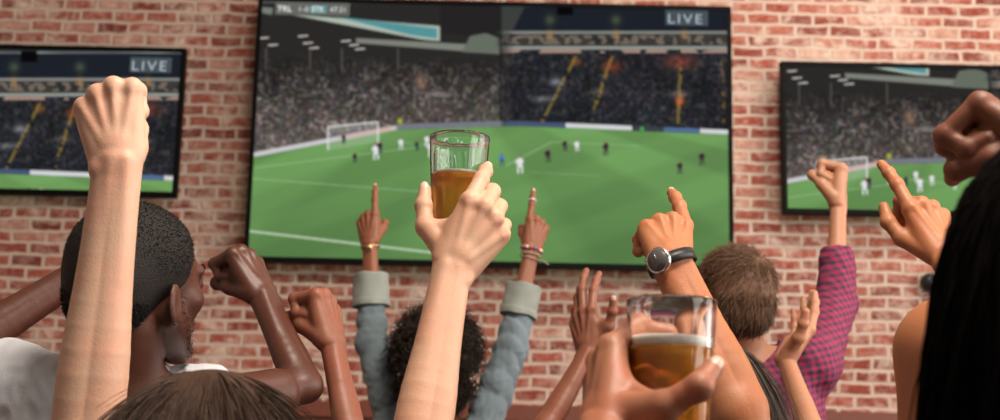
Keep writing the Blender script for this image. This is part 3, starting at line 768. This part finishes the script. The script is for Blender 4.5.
def tv(label, pbl, pbr, yfront, dx, dy, bug, live, grid):
    """bottom corners (photo px) of the outer frame on the plane y=yfront"""
    bl, br = WY(*pbl, yfront), WY(*pbr, yfront); w = br[0]-bl[0]; h = w*9/16+.01; x0, x1 = bl[0], br[0]; z0 = (bl[2]+br[2])/2; z1 = z0+h; b = .022
    e = empty('television', ((x0+x1)/2, yfront+.04, z0)); tag(e, label, 'television', 'wall televisions showing the match')
    V, F = boxes([((x0, yfront, z0), (x1, yfront+.045, z0+b*1.2)), ((x0, yfront, z1-b), (x1, yfront+.045, z1)), ((x0, yfront, z0+b*1.2), (x0+b, yfront+.045, z1-b)), ((x1-b, yfront, z0+b*1.2), (x1, yfront+.045, z1-b))])
    bevel(mesh('frame', V, F, M['bezel'], e, smooth=False), .003)
    bevel(mesh('back_housing', *box((x0+.08, yfront+.03, z0+.1), (x1-.08, yfront+.085, z1-.1)), M['bezel'], e, smooth=False), .01)
    V, F = boxes([((x0+w*.35, yfront+.085, z0+h*.25), (x0+w*.65, YW, z0+h*.75))]); mesh('wall_bracket', V, F, M['black'], e, smooth=False)
    nx, ny = grid; u = np.linspace(0, 1, nx); v = np.linspace(0, 1, ny); U, Vv = np.meshgrid(u, v, indexing='ij')
    sx0, sx1, sz0, sz1 = x0+b, x1-b, z0+b*1.2, z1-b; ys = yfront+.006
    P = np.stack([sx0+(sx1-sx0)*U, np.full_like(U, ys), sz1+(sz0-sz1)*Vv], -1)
    rel = P-CAM; dd = rel@FW; X = 500+FPX*(rel@RT)/dd; Y = 210-FPX*(rel@UP)/dd
    img = lin(paint(X+dx, Y+dy)).reshape(-1, 3)
    idx = np.arange(nx*ny).reshape(nx, ny); Fq = np.stack([idx[:-1, :-1], idx[:-1, 1:], idx[1:, 1:], idx[1:, :-1]], -1).reshape(-1, 4)
    sc_ = mesh('screen', P.reshape(-1, 3), Fq, SCR, e)
    ca = sc_.data.color_attributes.new('picture', 'FLOAT_COLOR', 'POINT'); ca.data.foreach_set('color', np.concatenate([img, np.ones((len(img), 1))], 1).astype(np.float32).ravel())
    ux = A(1, 0, 0); uz = A(0, 0, 1); px = lambda x, y: WY(x-dx, y-dy, ys-.002); k = (ys)/FPX*1.03
    def plate(nm, x_0, y_0, x_1, y_1, mat, dep=.0015):
        a = px(x_0, y_1); c = px(x_1, y_0); mesh(nm, *box((a[0], ys-.0025-dep, min(a[2], c[2])), (c[0], ys-.001, max(a[2], c[2]))), mat, e, smooth=False)
    def txt(s, x, y, hpx, mat, sp=1., wid=1., bold=0.):
        o = px(x, y); o[1] = ys-.0062; text_mesh('caption_text', s, hpx*k*1.38, mat, e, o, ux, uz, sp, wid, bold)
    if bug:
        plate('score_plate', 275, 3.5, 350, 14.5, E_BUG); plate('score_plate', 310, 6, 327, 13, E_TEAL, .0025)
        txt('TRL', 277.5, 11.6, 6.2, E_TXT, 1.08, .95, .001); txt('1-0', 298, 11.8, 5.6, E_TXT, 1.1); txt('STK', 311.5, 12.0, 6, E_TXT, 1.08, .85, .001); txt('47:21', 330, 12.2, 5.6, E_TXT, 1.1, .9)
    if live:
        plate('live_plate', 665.5, 11, 708, 25, E_LB); txt('LIVE', 667, 23.5, 10.5, E_LV, 1.25, 1.12, .0)
    return e
tv('largest television, centre of the brick wall, whole pitch, score strip and LIVE caption', (243, 262), (734.5, 271.5), YW-.17, 0, 0, True, True, (520, 290))
tv('smaller television at the left, stand and thin strip of pitch under LIVE caption', (-97, 191.5), (176, 197.5), YW-.13, 536, -47, False, True, (290, 160))
tv('smaller television at the right with goal and players behind raised fists', (783.5, 213), (1062, 219.5), YW-.13, -489, -35, False, False, (290, 160))

# small round fitting on the bricks
c = WY(931, 283, YW-.06)
e = empty('wall_fitting', (c[0], YW, c[2]-.05)); tag(e, 'small dark round fitting on the bricks beside the black hair', 'wall fitting')
V, F = lathe([(.001, 0), (.042, 0), (.046, .012), (.042, .035), (.03, .05), (.001, .055)], c+A(0, .02, 0), 24, (-.3, -1, .1)); mesh('knob', V, F, M['black'], e)
V, F = lathe([(.001, 0), (.03, 0), (.03, .012), (.014, .02), (.012, .05), (.001, .05)], (c[0]-.02, YW, c[2]-.03), 20, (0, -1, 0)); mesh('mount', V, F, M['steel'], e)

# ================================================================== glasses of beer
def glass(label, base, axis, H, rt, rb, level, foam, flutes=0, wall=.0028):
    axis = nz(axis); e = empty('beer_glass', base); tag(e, label, 'beer glass')
    R = lambda z: rb+(rt-rb)*z/H
    prof = [(.0005, .0), (rb-.003, 0), (rb, .003)]+[(R(z), z) for z in np.linspace(.01, H-.002, 14)]+[(R(H)-wall*.5, H)]
    prof += [(R(z)-wall, z) for z in np.linspace(H-.002, .02, 14)]+[(R(.016)-wall-.004, .015), (.0005, .014)]
    mod = (lambda a, j: 1+(.012*math.cos(flutes*a) if 3 < j < 15 else 0)) if flutes else None
    V, F = lathe(prof, base, 96 if flutes else 64, axis, mod); g = mesh('tumbler', V, F, M['glass'], e)
    zb = .0155
    prof = [(.0005, zb-.001), (R(zb)-wall-.003, zb-.001)]+[(R(z)-wall+.0003, z) for z in np.linspace(.024, level, 8)]+[(.0005, level)]
    V, F = lathe(prof, base, 64, axis); mesh('beer', V, F, M['beer'], e)
    prof = [(.0005, level+.0003), (R(level)-wall-.0002, level+.0003), (R(level)-wall-.0002, level+foam*.8), (R(level)-wall-.002, level+foam), (.0005, level+foam*.9)]
    V, F = lathe(prof, base, 64, axis); mesh('foam', V, F, M['foam'], e)
    return e
# raised glass (behind the light hand) and the near glass
g1t = W(460, 137, 1.975); g1ax = nz(A(0, 0, 1)+RT*.01); H1 = .150
glass('small raised beer glass, two thirds empty, held up before the big television', g1t-g1ax*H1, g1ax, H1, .0430, .034, .092, .004, 12, .0017)
g2t = W(671.5, 300, 1.33); g2ax = nz(A(0, 0, 1)+RT*.012); H2 = .150
glass('large near beer glass filled with amber beer at the bottom of the frame', g2t-g2ax*H2, g2ax, H2, .0435, .034, .104, .010, 10, .0022)

# ================================================================== people
def capped(hm, n, length, rad, **kw):
    def f(root, hc, B, hs):
        V, F = hair_cap(hc, B, hs, kw.get('infl', .006), kw.get('hl', HL), kw.get('long', 0), kw.get('vox', .004), kw.get('lump', 0), kw.get('lumps', 60), kw.get('wide', 1.))
        o = mesh('hair', V, F, M[hm], root)
        if n: strands('hair_strands', hc, B, hs, n, length, M[hm], o, rad=rad, **{k: v for k, v in kw.items() if k not in ('hl', 'long', 'vox', 'lump', 'lumps', 'wide')}, hl=kw.get('hl', HL))
    return f
hid = capped('h_brown', 0, 0, 0, infl=.012, vox=.006)
hidd = capped('h_black', 0, 0, 0, infl=.008, vox=.006)
def ldirs(d, n, side, vs):
    d = nz(d); n = nz(n-np.dot(n, d)*d); t = np.cross(d, n)*(1 if side == 'L' else -1); B = np.stack([t, d, n], 1)
    return tuple(tuple(B.T@nz(v)) for v in vs)
def hv(a, b): return W(*b)-W(*a)

# --- woman, brown hair at the bottom left, left fist raised
f1 = dict(POSES['fist'])
a = dict(E=W(84, 450, 1.66), W=W(118, 162, 1.70), d=hv((118, 162, 1.70), (107, 78, 1.72)), n=-FW+RT*.12, pose=f1, s=1.0, fat=1.03, thin=1.04, ef=.86)
head1 = W(208, 497, 1.43)
person('person with smooth brown hair seen at the bottom edge, raising a pale fist at left', M['light2'], head1+A(.0, -.03, -.15), W(112, 660, 1.45), W(305, 665, 1.43),
       dict(L=a), (head1, A(.1, 1, .05), A(0, 0, 1), 1.0), capped('h_brown', 9000, .10, .0009, infl=.012, long=.10, whorl=(0, -.01, .13), down=.35, lift=.05, jit=.12, lump=.002, lumps=30, seg=6, vox=.004), 'red', ears=False)

# --- man with cropped black hair and white jersey
hd2 = W(139, 287, 2.05)
aL = dict(E=W(-78, 372, 2.35), W=W(84, 272, 2.50), d=hv((84, 272, 2.5), (120, 240, 2.52)), n=-FW, pose='fist', s=1.0, sleeve=.6)
aR = dict(E=W(304, 386, 2.24), W=W(263, 297, 2.33), d=hv((263, 297, 2.33), (243, 256, 2.36)), n=RT*.8+UP*.35-FW*.5, pose='fist', s=.95, ef=.72, fat=.98, sleeve=.12, upto=.6)
f2 = nz(A(math.sin(R_(33)), math.cos(R_(33)), .10))
root2, J2, arms2, B2, wv2 = person('man with cropped black hair in a white jersey looking right, dark fist raised', M['dark'], W(122, 376, 2.07), W(8, 388, 2.12), W(206, 412, 2.12),
       dict(L=aL, R=aR), (hd2, f2, A(0, -.05, 1), 1.04), capped('h_black', 14000, .0045, .0007, infl=.003, hl=([-.10,-.075,-.03,-.005,.012,.025,.04,.055,.2],[-.092,-.088,-.070,-.040,-.030,-.005,.04,.10,.12]), lift=.7, down=.0, jit=.5, seg=2, vox=.003), 'wht',
       nails=[('R', ['thumb'])], nailm=M['nail_d'], fold=.0045, bodyvox=.005, ez=-.022)
# stubble along the jaw and the eyebrow
def patch(root, B, hc, hs, pts, n, spread, mat, name, rad, length, seed=2):
    r = np.random.RandomState(seed); V = []; F = []
    for i in range(n):
        k = r.rand()*(len(pts)-1); j = int(k); p = np.array(pts[j])*(1-(k-j))+np.array(pts[min(j+1, len(pts)-1)])*(k-j)+r.randn(3)*spread
        o = nz(p+A(0, .0, .02)); a0 = hc+B@p*hs; b0 = a0+B@(o*length+A(0, 0, -length*.4))
        v, f = tube([a0, b0], [rad, rad*.5], 3); m = len(V); V += v; F += [tuple(q+m for q in ff) for ff in f]
    mesh(name, V, F, mat, root)
patch(root2, B2, hd2, 1.04, [(.063, .008, .0), (.062, .02, -.03), (.054, .035, -.06), (.034, .065, -.088), (.0, .09, -.098)], 900, .0045, M['h_black'], 'beard', .0004, .0022)
patch(root2, B2, hd2, 1.04, [(.014, .099, .028), (.034, .090, .034), (.052, .074, .026)], 160, .001, M['h_black'], 'eyebrow', .0005, .003)

# --- third fist, slim rosy brown arm
a = dict(E=W(352, 440, 2.22), W=W(332, 345, 2.30), d=hv((332, 345, 2.30), (325, 306, 2.33)), n=RT*.85-FW*.45+UP*.1, pose='fist', s=.93, fat=.86, thin=1.05, ef=.72)
person('person whose slim brown arm raises a fist left of the denim sleeve', M['rose'], A(-.14, 2.38, 1.10), A(-.31, 2.36, 1.05), A(.03, 2.36, 1.05), dict(R=a),
       (A(-.14, 2.40, 1.20), A(0, 1, .1), A(0, 0, 1), .8), hid, 'green', ears=False, nails=[('R', ['thumb'])])

# --- curly haired person in denim, both index fingers up
hd4 = W(436, 366, 3.75)
aL = dict(E=W(372, 342, 3.85), W=W(370, 243, 3.92), d=hv((370, 243, 3.92), (367, 208, 3.95)), n=-FW+UP*.2-RT*.5, pose='point', thin=.95, s=.90, sleeve=1.62, ease=.009, wr=.0045, fat=.82)
aR = dict(E=W(511, 350, 3.82), W=W(532, 248, 3.90), d=hv((532, 248, 3.9), (539, 215, 3.93)), n=-FW+UP*.2+RT*.4, pose='point', thin=.95, s=.90, sleeve=1.58, ease=.010, wr=.0045, fat=.82)
def afro(root, hc, B, hs):
    V, F = hair_cap(hc, B, hs, .030, ([-.15, .0, .05, .12, .3], [-.10, -.10, -.02, .07, .1]), 0, .004, .007, 95)
    o = mesh('hair', V, F, M['h_afro'], root)
    strands('hair_strands', hc, B, hs, 2300, .050, M['h_afro'], o, rad=.0021, infl=.026, hl=([-.15, .0, .05, .12, .3], [-.10, -.10, -.02, .07, .1]), down=.15, lift=.8, curl=1, curlr=.0095, seg=14, jit=.35, turns=2.2, seed=5)
root4, J4, arms4, B4, wv4 = person('curly dark haired person in a denim shirt pointing up with both hands', M['mid'], W(437, 425, 3.78), W(398, 438, 3.76), W(476, 440, 3.76),
       dict(L=aL, R=aR), (hd4, A(0, 1, .08), A(0, 0, 1), .96), afro, 'denim', fold=.005, nails=[('L', ['index']), ('R', ['index'])], bodyvox=.005, ears=False)
def ring_at(arm, dist, r, rad, flat=1.25, tilt=0., n=32):
    ax = nz(arm['E']-arm['W']); t = nz(np.cross(nz(arm['d']), arm['n'])); t = nz(t-np.dot(t, ax)*ax); nn = np.cross(ax, t)
    c = arm['W']+ax*dist
    return [c+r*flat*math.cos(q)*t+r*math.sin(q)*nn+ax*tilt*math.sin(q) for q in np.linspace(0, 2*math.pi, n+1)[:-1]], c, ax, t, nn
for arm in (aL, aR):
    ax = nz(arm['W']-arm['E']); c = arm['cut']
    V, F = sdf_mesh([([C(c-ax*.072, c+ax*.014, .0500, .0515, .003, 3), C(c-ax*.076, c-ax*.060, .0525, .0515, .006, 3)], .001)], .0025, frame_for(c, c+ax), lambda F_, P: F_+.0032*vnoise(P, 48, 4))
    mesh('rolled_cuff', V, F, M['denim_in'], root4)
p, c, ax, t, nn = ring_at(aL, .012, .0215, .002)
b = mesh('bracelet', *tube(p, .0022, 6, True), M['gold'], root4)
q = c-nn*.0+(-FW)*.027; mesh('charm', *lathe([(.0005, -.002), (.009, -.002), (.009, .002), (.0005, .002)], q, 16, -FW), M['gold'], b)
p, c, ax, t, nn = ring_at(aR, .004, .0235, .002, 1.25)
for i, q in enumerate(p[::2]):
    m = [M['bead_b'], M['bead_r'], M['bead_w'], M['bead_r']][i % 4]
    mesh('bead', *lathe([(.0003, -.0045), (.004, -.0035), (.0055, 0), (.004, .0035), (.0003, .0045)], q, 10, t), m, root4)
for dd_, tl in ((.016, .004), (.024, -.004), (.031, .003)):
    p, c, ax, t, nn = ring_at(aR, dd_, .0225, .002, 1.25, tl); b = mesh('string_bracelet', *tube(p, .0018, 6, True), M['string'], root4)
mesh('string_tail', *tube([c-FW*.024+RT*.018, c-FW*.026+RT*.036-UP*.006, c-FW*.024+RT*.052-UP*.016], .0017, 6), M['string'], root4)
ja = J4['R']['index']; pa = ja[0]-nz(ja[1]-ja[0])*.012; dx_ = nz(ja[1]-ja[0]); tx = nz(np.cross(dx_, A(0, 1, 0))); ty = np.cross(dx_, tx)
mesh('finger_ring', *tube([pa+.0092*(math.cos(q)*tx+math.sin(q)*ty) for q in np.linspace(0, 6.283, 21)[:-1]], .0028, 6, True), M['white'], root4)

# --- light hand with the raised glass
d5 = hv((452, 268, 1.86), (481, 222, 1.875)); n5 = -FW*1.0+RT*.20+UP*.15
p5 = dict(index=(34, 16, 10, 0), middle=(52, 50, 30, -2), ring=(58, 58, 30, 0), pinky=(62, 55, 30, 2), thumb=ldirs(d5, n5, 'R', (UP*.62-RT*.55+FW*.40, UP*.80-RT*.10+FW*.50, UP*.80+RT*.03+FW*.55)), tn=None)
p5['tn'] = ldirs(d5, n5, 'R', (-FW-RT*.2,))[0]
a = dict(E=W(417, 458, 1.74), W=W(452, 268, 1.86), d=d5, n=n5, pose=p5, s=1.0, fat=.93, vox=.0018)
person('person whose pale arm at the centre raises the small beer glass', M['light'], A(-.04, 1.72, 1.08), A(-.21, 1.70, 1.03), A(.13, 1.70, 1.03), dict(R=a),
       (A(-.04, 1.74, 1.18), A(0, 1, .1), A(0, 0, 1), .72), hid, 'navy', ears=False, nails=[('R', ['index', 'thumb'])])

# --- open hand
d6 = hv((590, 348, 2.8), (583, 303, 2.84)); n6 = -FW*.75-RT*.65
a = dict(E=W(545, 428, 2.72), W=W(589, 352, 2.80), d=d6, n=n6, pose=dict(POSES['open'], thumb=ldirs(d6, n6, 'L', (RT*.5+UP*.8-FW*.25, RT*.2+UP*.95-FW*.2, RT*.05+UP*1-FW*.15))), s=.93, ef=.72, fat=.86, thin=.9)
person('person raising one open hand against the bricks left of the near glass', M['rose'], A(.08, 3.02, 1.12), A(-.09, 3.00, 1.07), A(.25, 3.00, 1.07), dict(L=a),
       (A(.08, 3.04, 1.22), A(0, 1, .1), A(0, 0, 1), .8), hidd, 'grey', ears=False, nails=[('L', ['thumb'])])

# --- pointing hand with the watch
d7 = hv((667, 262, 2.10), (662, 224, 2.165)); n7 = -FW*.8+UP*.5+RT*.22
p7 = dict(POSES['point'], index=(2, 10, 8, -5), middle=(62, 90, 60, 0), ring=(70, 92, 60, 0), pinky=(76, 90, 60, 0))
a7 = dict(E=W(738, 410, 2.02), W=W(672, 264, 2.10), d=d7, n=n7, pose=p7, s=1.02, fat=1.1, upto=.7)
root7, J7, _, _, _ = person('person whose tanned arm with black strapped wristwatch points up at the big television', M['tan'], A(.64, 2.06, 1.06), A(.47, 2.03, 1.02), A(.81, 2.03, 1.02), dict(L=a7),
       (A(.64, 2.08, 1.16), A(0, 1, .1), A(0, 0, 1), .75), hid, 'green', ears=False, nails=[('L', ['index'])])
p, c, ax, t, nn = ring_at(a7, -.002, .0295, .002, 1.22)
V = []; F = []; N = len(p)
for i, q in enumerate(p):
    o = nz(q-c); V += [q-ax*.009, q+ax*.009, q+ax*.009+o*.0035, q-ax*.009+o*.0035]
for i in range(N):
    for k in range(4): F.append((i*4+k, i*4+(k+1) % 4, ((i+1) % N)*4+(k+1) % 4, ((i+1) % N)*4+k))
wt = mesh('wristwatch', V, F, M['strap'], root7)
wd = nz(-FW*.75-RT*.62+UP*.12); wc = c+wd*.0325
mesh('watch_case', *lathe([(.0005, -.003), (.0185, -.003), (.0205, 0), (.0205, .005), (.0185, .0075), (.0172, .0072), (.0005, .0058)], wc, 40, wd), M['steel'], wt)
mesh('watch_dial', *lathe([(.0003, .0060), (.0168, .0074), (.0168, .0078), (.0003, .0066)], wc, 40, wd), M['dial'], wt)
u_ = nz(UP-wd*np.dot(UP, wd)); v_ = np.cross(wd, u_)
for an, L in ((.5, .0125), (2.2, .009)):
    q = math.cos(an)*u_+math.sin(an)*v_; mesh('watch_hand', *tube([wc+wd*.0088, wc+wd*.0088+q*L], .0005, 5), M['steel'], wt)
mesh('crown', *lathe([(.0003, .019), (.003, .019), (.003, .024), (.0003, .024)], wc+wd*.002, 12, v_), M['steel'], wt)

# --- man in the plaid shirt
hd8 = W(733, 300, 3.1)
a = dict(E=W(836, 305, 3.22), W=W(838, 207, 3.32), d=hv((838, 207, 3.32), (840, 172, 3.35)), n=RT*.95-FW*.25, pose='fist', s=1.0, fat=.86, sleeve=1.55, ease=.007, wr=.003)
f8 = nz(A(-.30, 1, .02))
person('man with short brown hair in a magenta plaid shirt raising his fist', M['olive'], W(737, 352, 3.12), W(662, 372, 3.12), W(812, 366, 3.08), dict(R=a),
       (hd8, f8, A(.05, -.05, 1), .95), capped('h_lb', 9000, .028, .0011, infl=.007, whorl=(.02, -.07, .075), lift=.12, down=.15, jit=.22, seg=4, vox=.0035, lump=.002, lumps=70), 'plaid', fold=.004, bodyvox=.005, nails=[])

# --- ash haired woman with an open hand in front of the plaid shirt
hd9 = W(714, 402, 2.62)
d9 = hv((785, 358, 2.9), (803, 328, 2.95)); n9 = RT*.9+FW*.15+UP*-.35
a = dict(E=W(811, 432, 2.72), W=W(786, 361, 2.88), d=d9, n=n9, pose=dict(POSES['open'], index=(14,10,6,0), middle=(14,10,6,0), ring=(16,12,6,1), pinky=(18,14,8,3), thumb=ldirs(d9, n9, 'R', (UP*.6+RT*.25-FW*.6, UP*.85+RT*.2-FW*.3, UP*.95+RT*.15-FW*.2))), s=.93, fat=.74, thin=1.0)
person('person with straight ash brown hair behind the near glass, one open hand raised', M['olive'], hd9+A(.0, -.03, -.15), W(665, 560, 2.62), W(790, 560, 2.62), dict(R=a),
       (hd9, A(.15, 1, 0), A(0, 0, 1), .93), capped('h_ash', 8000, .20, .0012, infl=.010, long=.22, whorl=(0, .0, .13), down=.5, lift=.02, jit=.06, seg=8), 'grey', ears=False)

# --- tanned arm pointing at the right television; bare shoulder
d10 = hv((944, 254, 2.25), (925, 212, 2.29)); n10 = -FW*.9+RT*.35+UP*.35
p10 = dict(POSES['point'], index=(4, 8, 6, 2), middle=(52, 80, 55, 0), ring=(60, 84, 55, 0), pinky=(66, 84, 55, 0), thumb=ldirs(d10, n10, 'R', (UP*.45-RT*.7+FW*.5, UP*.7-RT*.5+FW*.4, UP*.85-RT*.1+FW*.5)))
a10 = dict(E=W(1000, 340, 2.05), W=W(946, 257, 2.25), d=d10, n=n10, pose=p10, s=1.05, fat=.98, upto=.9, sleeve=.12)
person('bare shouldered person behind the black hair pointing at the right television', M['tan'], W(1045, 330, 1.66), W(949, 352, 1.64), W(1160, 350, 1.68), dict(R=a10, L=dict(E=W(940, 545, 1.62), W=W(960, 700, 1.75), d=A(0, .3, -1), n=A(-1, 0, 0), pose='relax', s=1.05, fat=1.05, hidden=True, sleeve=.05, ease=.002, upto=.95)),
       (W(1048, 225, 1.68), A(-.1, 1, .1), A(0, 0, 1), 1.), hidd, 'navy', ears=True, bare=True)

# --- nearest head at the right, black hair, fist above it
hd11 = W(1098, 322, .98)
def wavy(root, hc, B, hs):
    V, F = hair_cap(hc, B, hs, .022, HL, .26, .005, .009, 30)
    o = mesh('hair', V, F, M['h_dark'], root)
    strands('hair_strands', hc, B, hs, 5200, .34, M['h_dark'], o, rad=.0012, infl=.022, down=.9, lift=.05, curl=1, curlr=.0035, seg=16, jit=.1, turns=2.5, seed=9, whorl=(0, 0, .13))
a11 = dict(E=W(1150, 265, 1.22), W=W(1062, 158, 1.36), d=hv((1062, 158, 1.36), (1000, 126, 1.40)), n=UP*.9+RT*.1+FW*.3, pose='fist', s=1.0, fat=1.05)
root11, *_ = person('nearest person at the right edge, long wavy black hair, fist raised', M['deep'], hd11+A(.02, -.04, -.16), hd11+A(-.15, -.03, -.24), hd11+A(.20, -.03, -.20), dict(R=a11),
       (hd11, A(-.15, 1, .05), A(0, 0, 1), 1.05), wavy, 'grey')

# --- hand around the near glass
d13 = hv((602, 440, 1.25), (604, 374, 1.325)); n13 = -RT*.92-FW*.30+UP*.1
p13 = dict(index=(34, 62, 40, 4), middle=(36, 64, 40, 0), ring=(40, 66, 40, 0), pinky=(44, 66, 40, -4), thumb=ldirs(d13, n13, 'L', (RT*.66+UP*.14-FW*.50, RT*.66+UP*.42-FW*.18, RT*.48+UP*.45+FW*.62)))
p13['tn'] = ldirs(d13, n13, 'L', (-FW+UP*.3,))[0]
a13 = dict(E=W(575, 640, 1.04), W=W(602, 440, 1.25), d=d13, n=n13, pose=p13, s=1.05, fat=1.1, vox=.002)
person('person nearest the camera holding the large near beer glass', M['ruddy'], A(.07, .60, 1.06), A(-.10, .60, 1.01), A(.24, .60, 1.01), dict(L=a13),
       (A(.07, .58, 1.14), A(0, 1, .1), A(0, 0, 1), .7), hid, 'navy', ears=False, nails=[('L', ['thumb'])])

# ================================================================== light
def area(name, loc, tgt, sx, sy, power, col):
    l = bpy.data.lights.new(name, 'AREA'); l.shape = 'RECTANGLE'; l.size = sx; l.size_y = sy; l.energy = power; l.color = col
    o = bpy.data.objects.new(name, l); COL.objects.link(o); o.location = loc; d = Vector(tgt)-Vector(loc); o.rotation_euler = d.to_track_quat('-Z', 'Y').to_euler(); return o
area('window_daylight', (XR-.05, -.5, 2.4), (0, 2.2, 1.3), 2.7, 2.6, 150, (1, .93, .86))
area('window_daylight', (XR-.05, 2.75, 2.4), (.3, 3.6, 1.6), 2.5, 2.6, 110, (1, .93, .86))
area('ceiling_light', (.9, .9, 4.2), (-.1, 2.6, 1.4), 1.4, 1.0, 190, (1, .88, .76))
area('ceiling_light', (2.0, 4.9, 4.25), (2.0, 6.4, 2.0), 2.2, .4, 48, (1, .86, .74))
w = bpy.data.worlds.new('daylight'); SC.world = w; w.use_nodes = True; w.node_tree.nodes['Background'].inputs[0].default_value = (1, .93, .88, 1); w.node_tree.nodes['Background'].inputs[1].default_value = .14
vs = SC.view_settings; vs.view_transform = 'Standard'; vs.look = 'None'; vs.gamma = 1; vs.exposure = 0; vs.use_curve_mapping = False
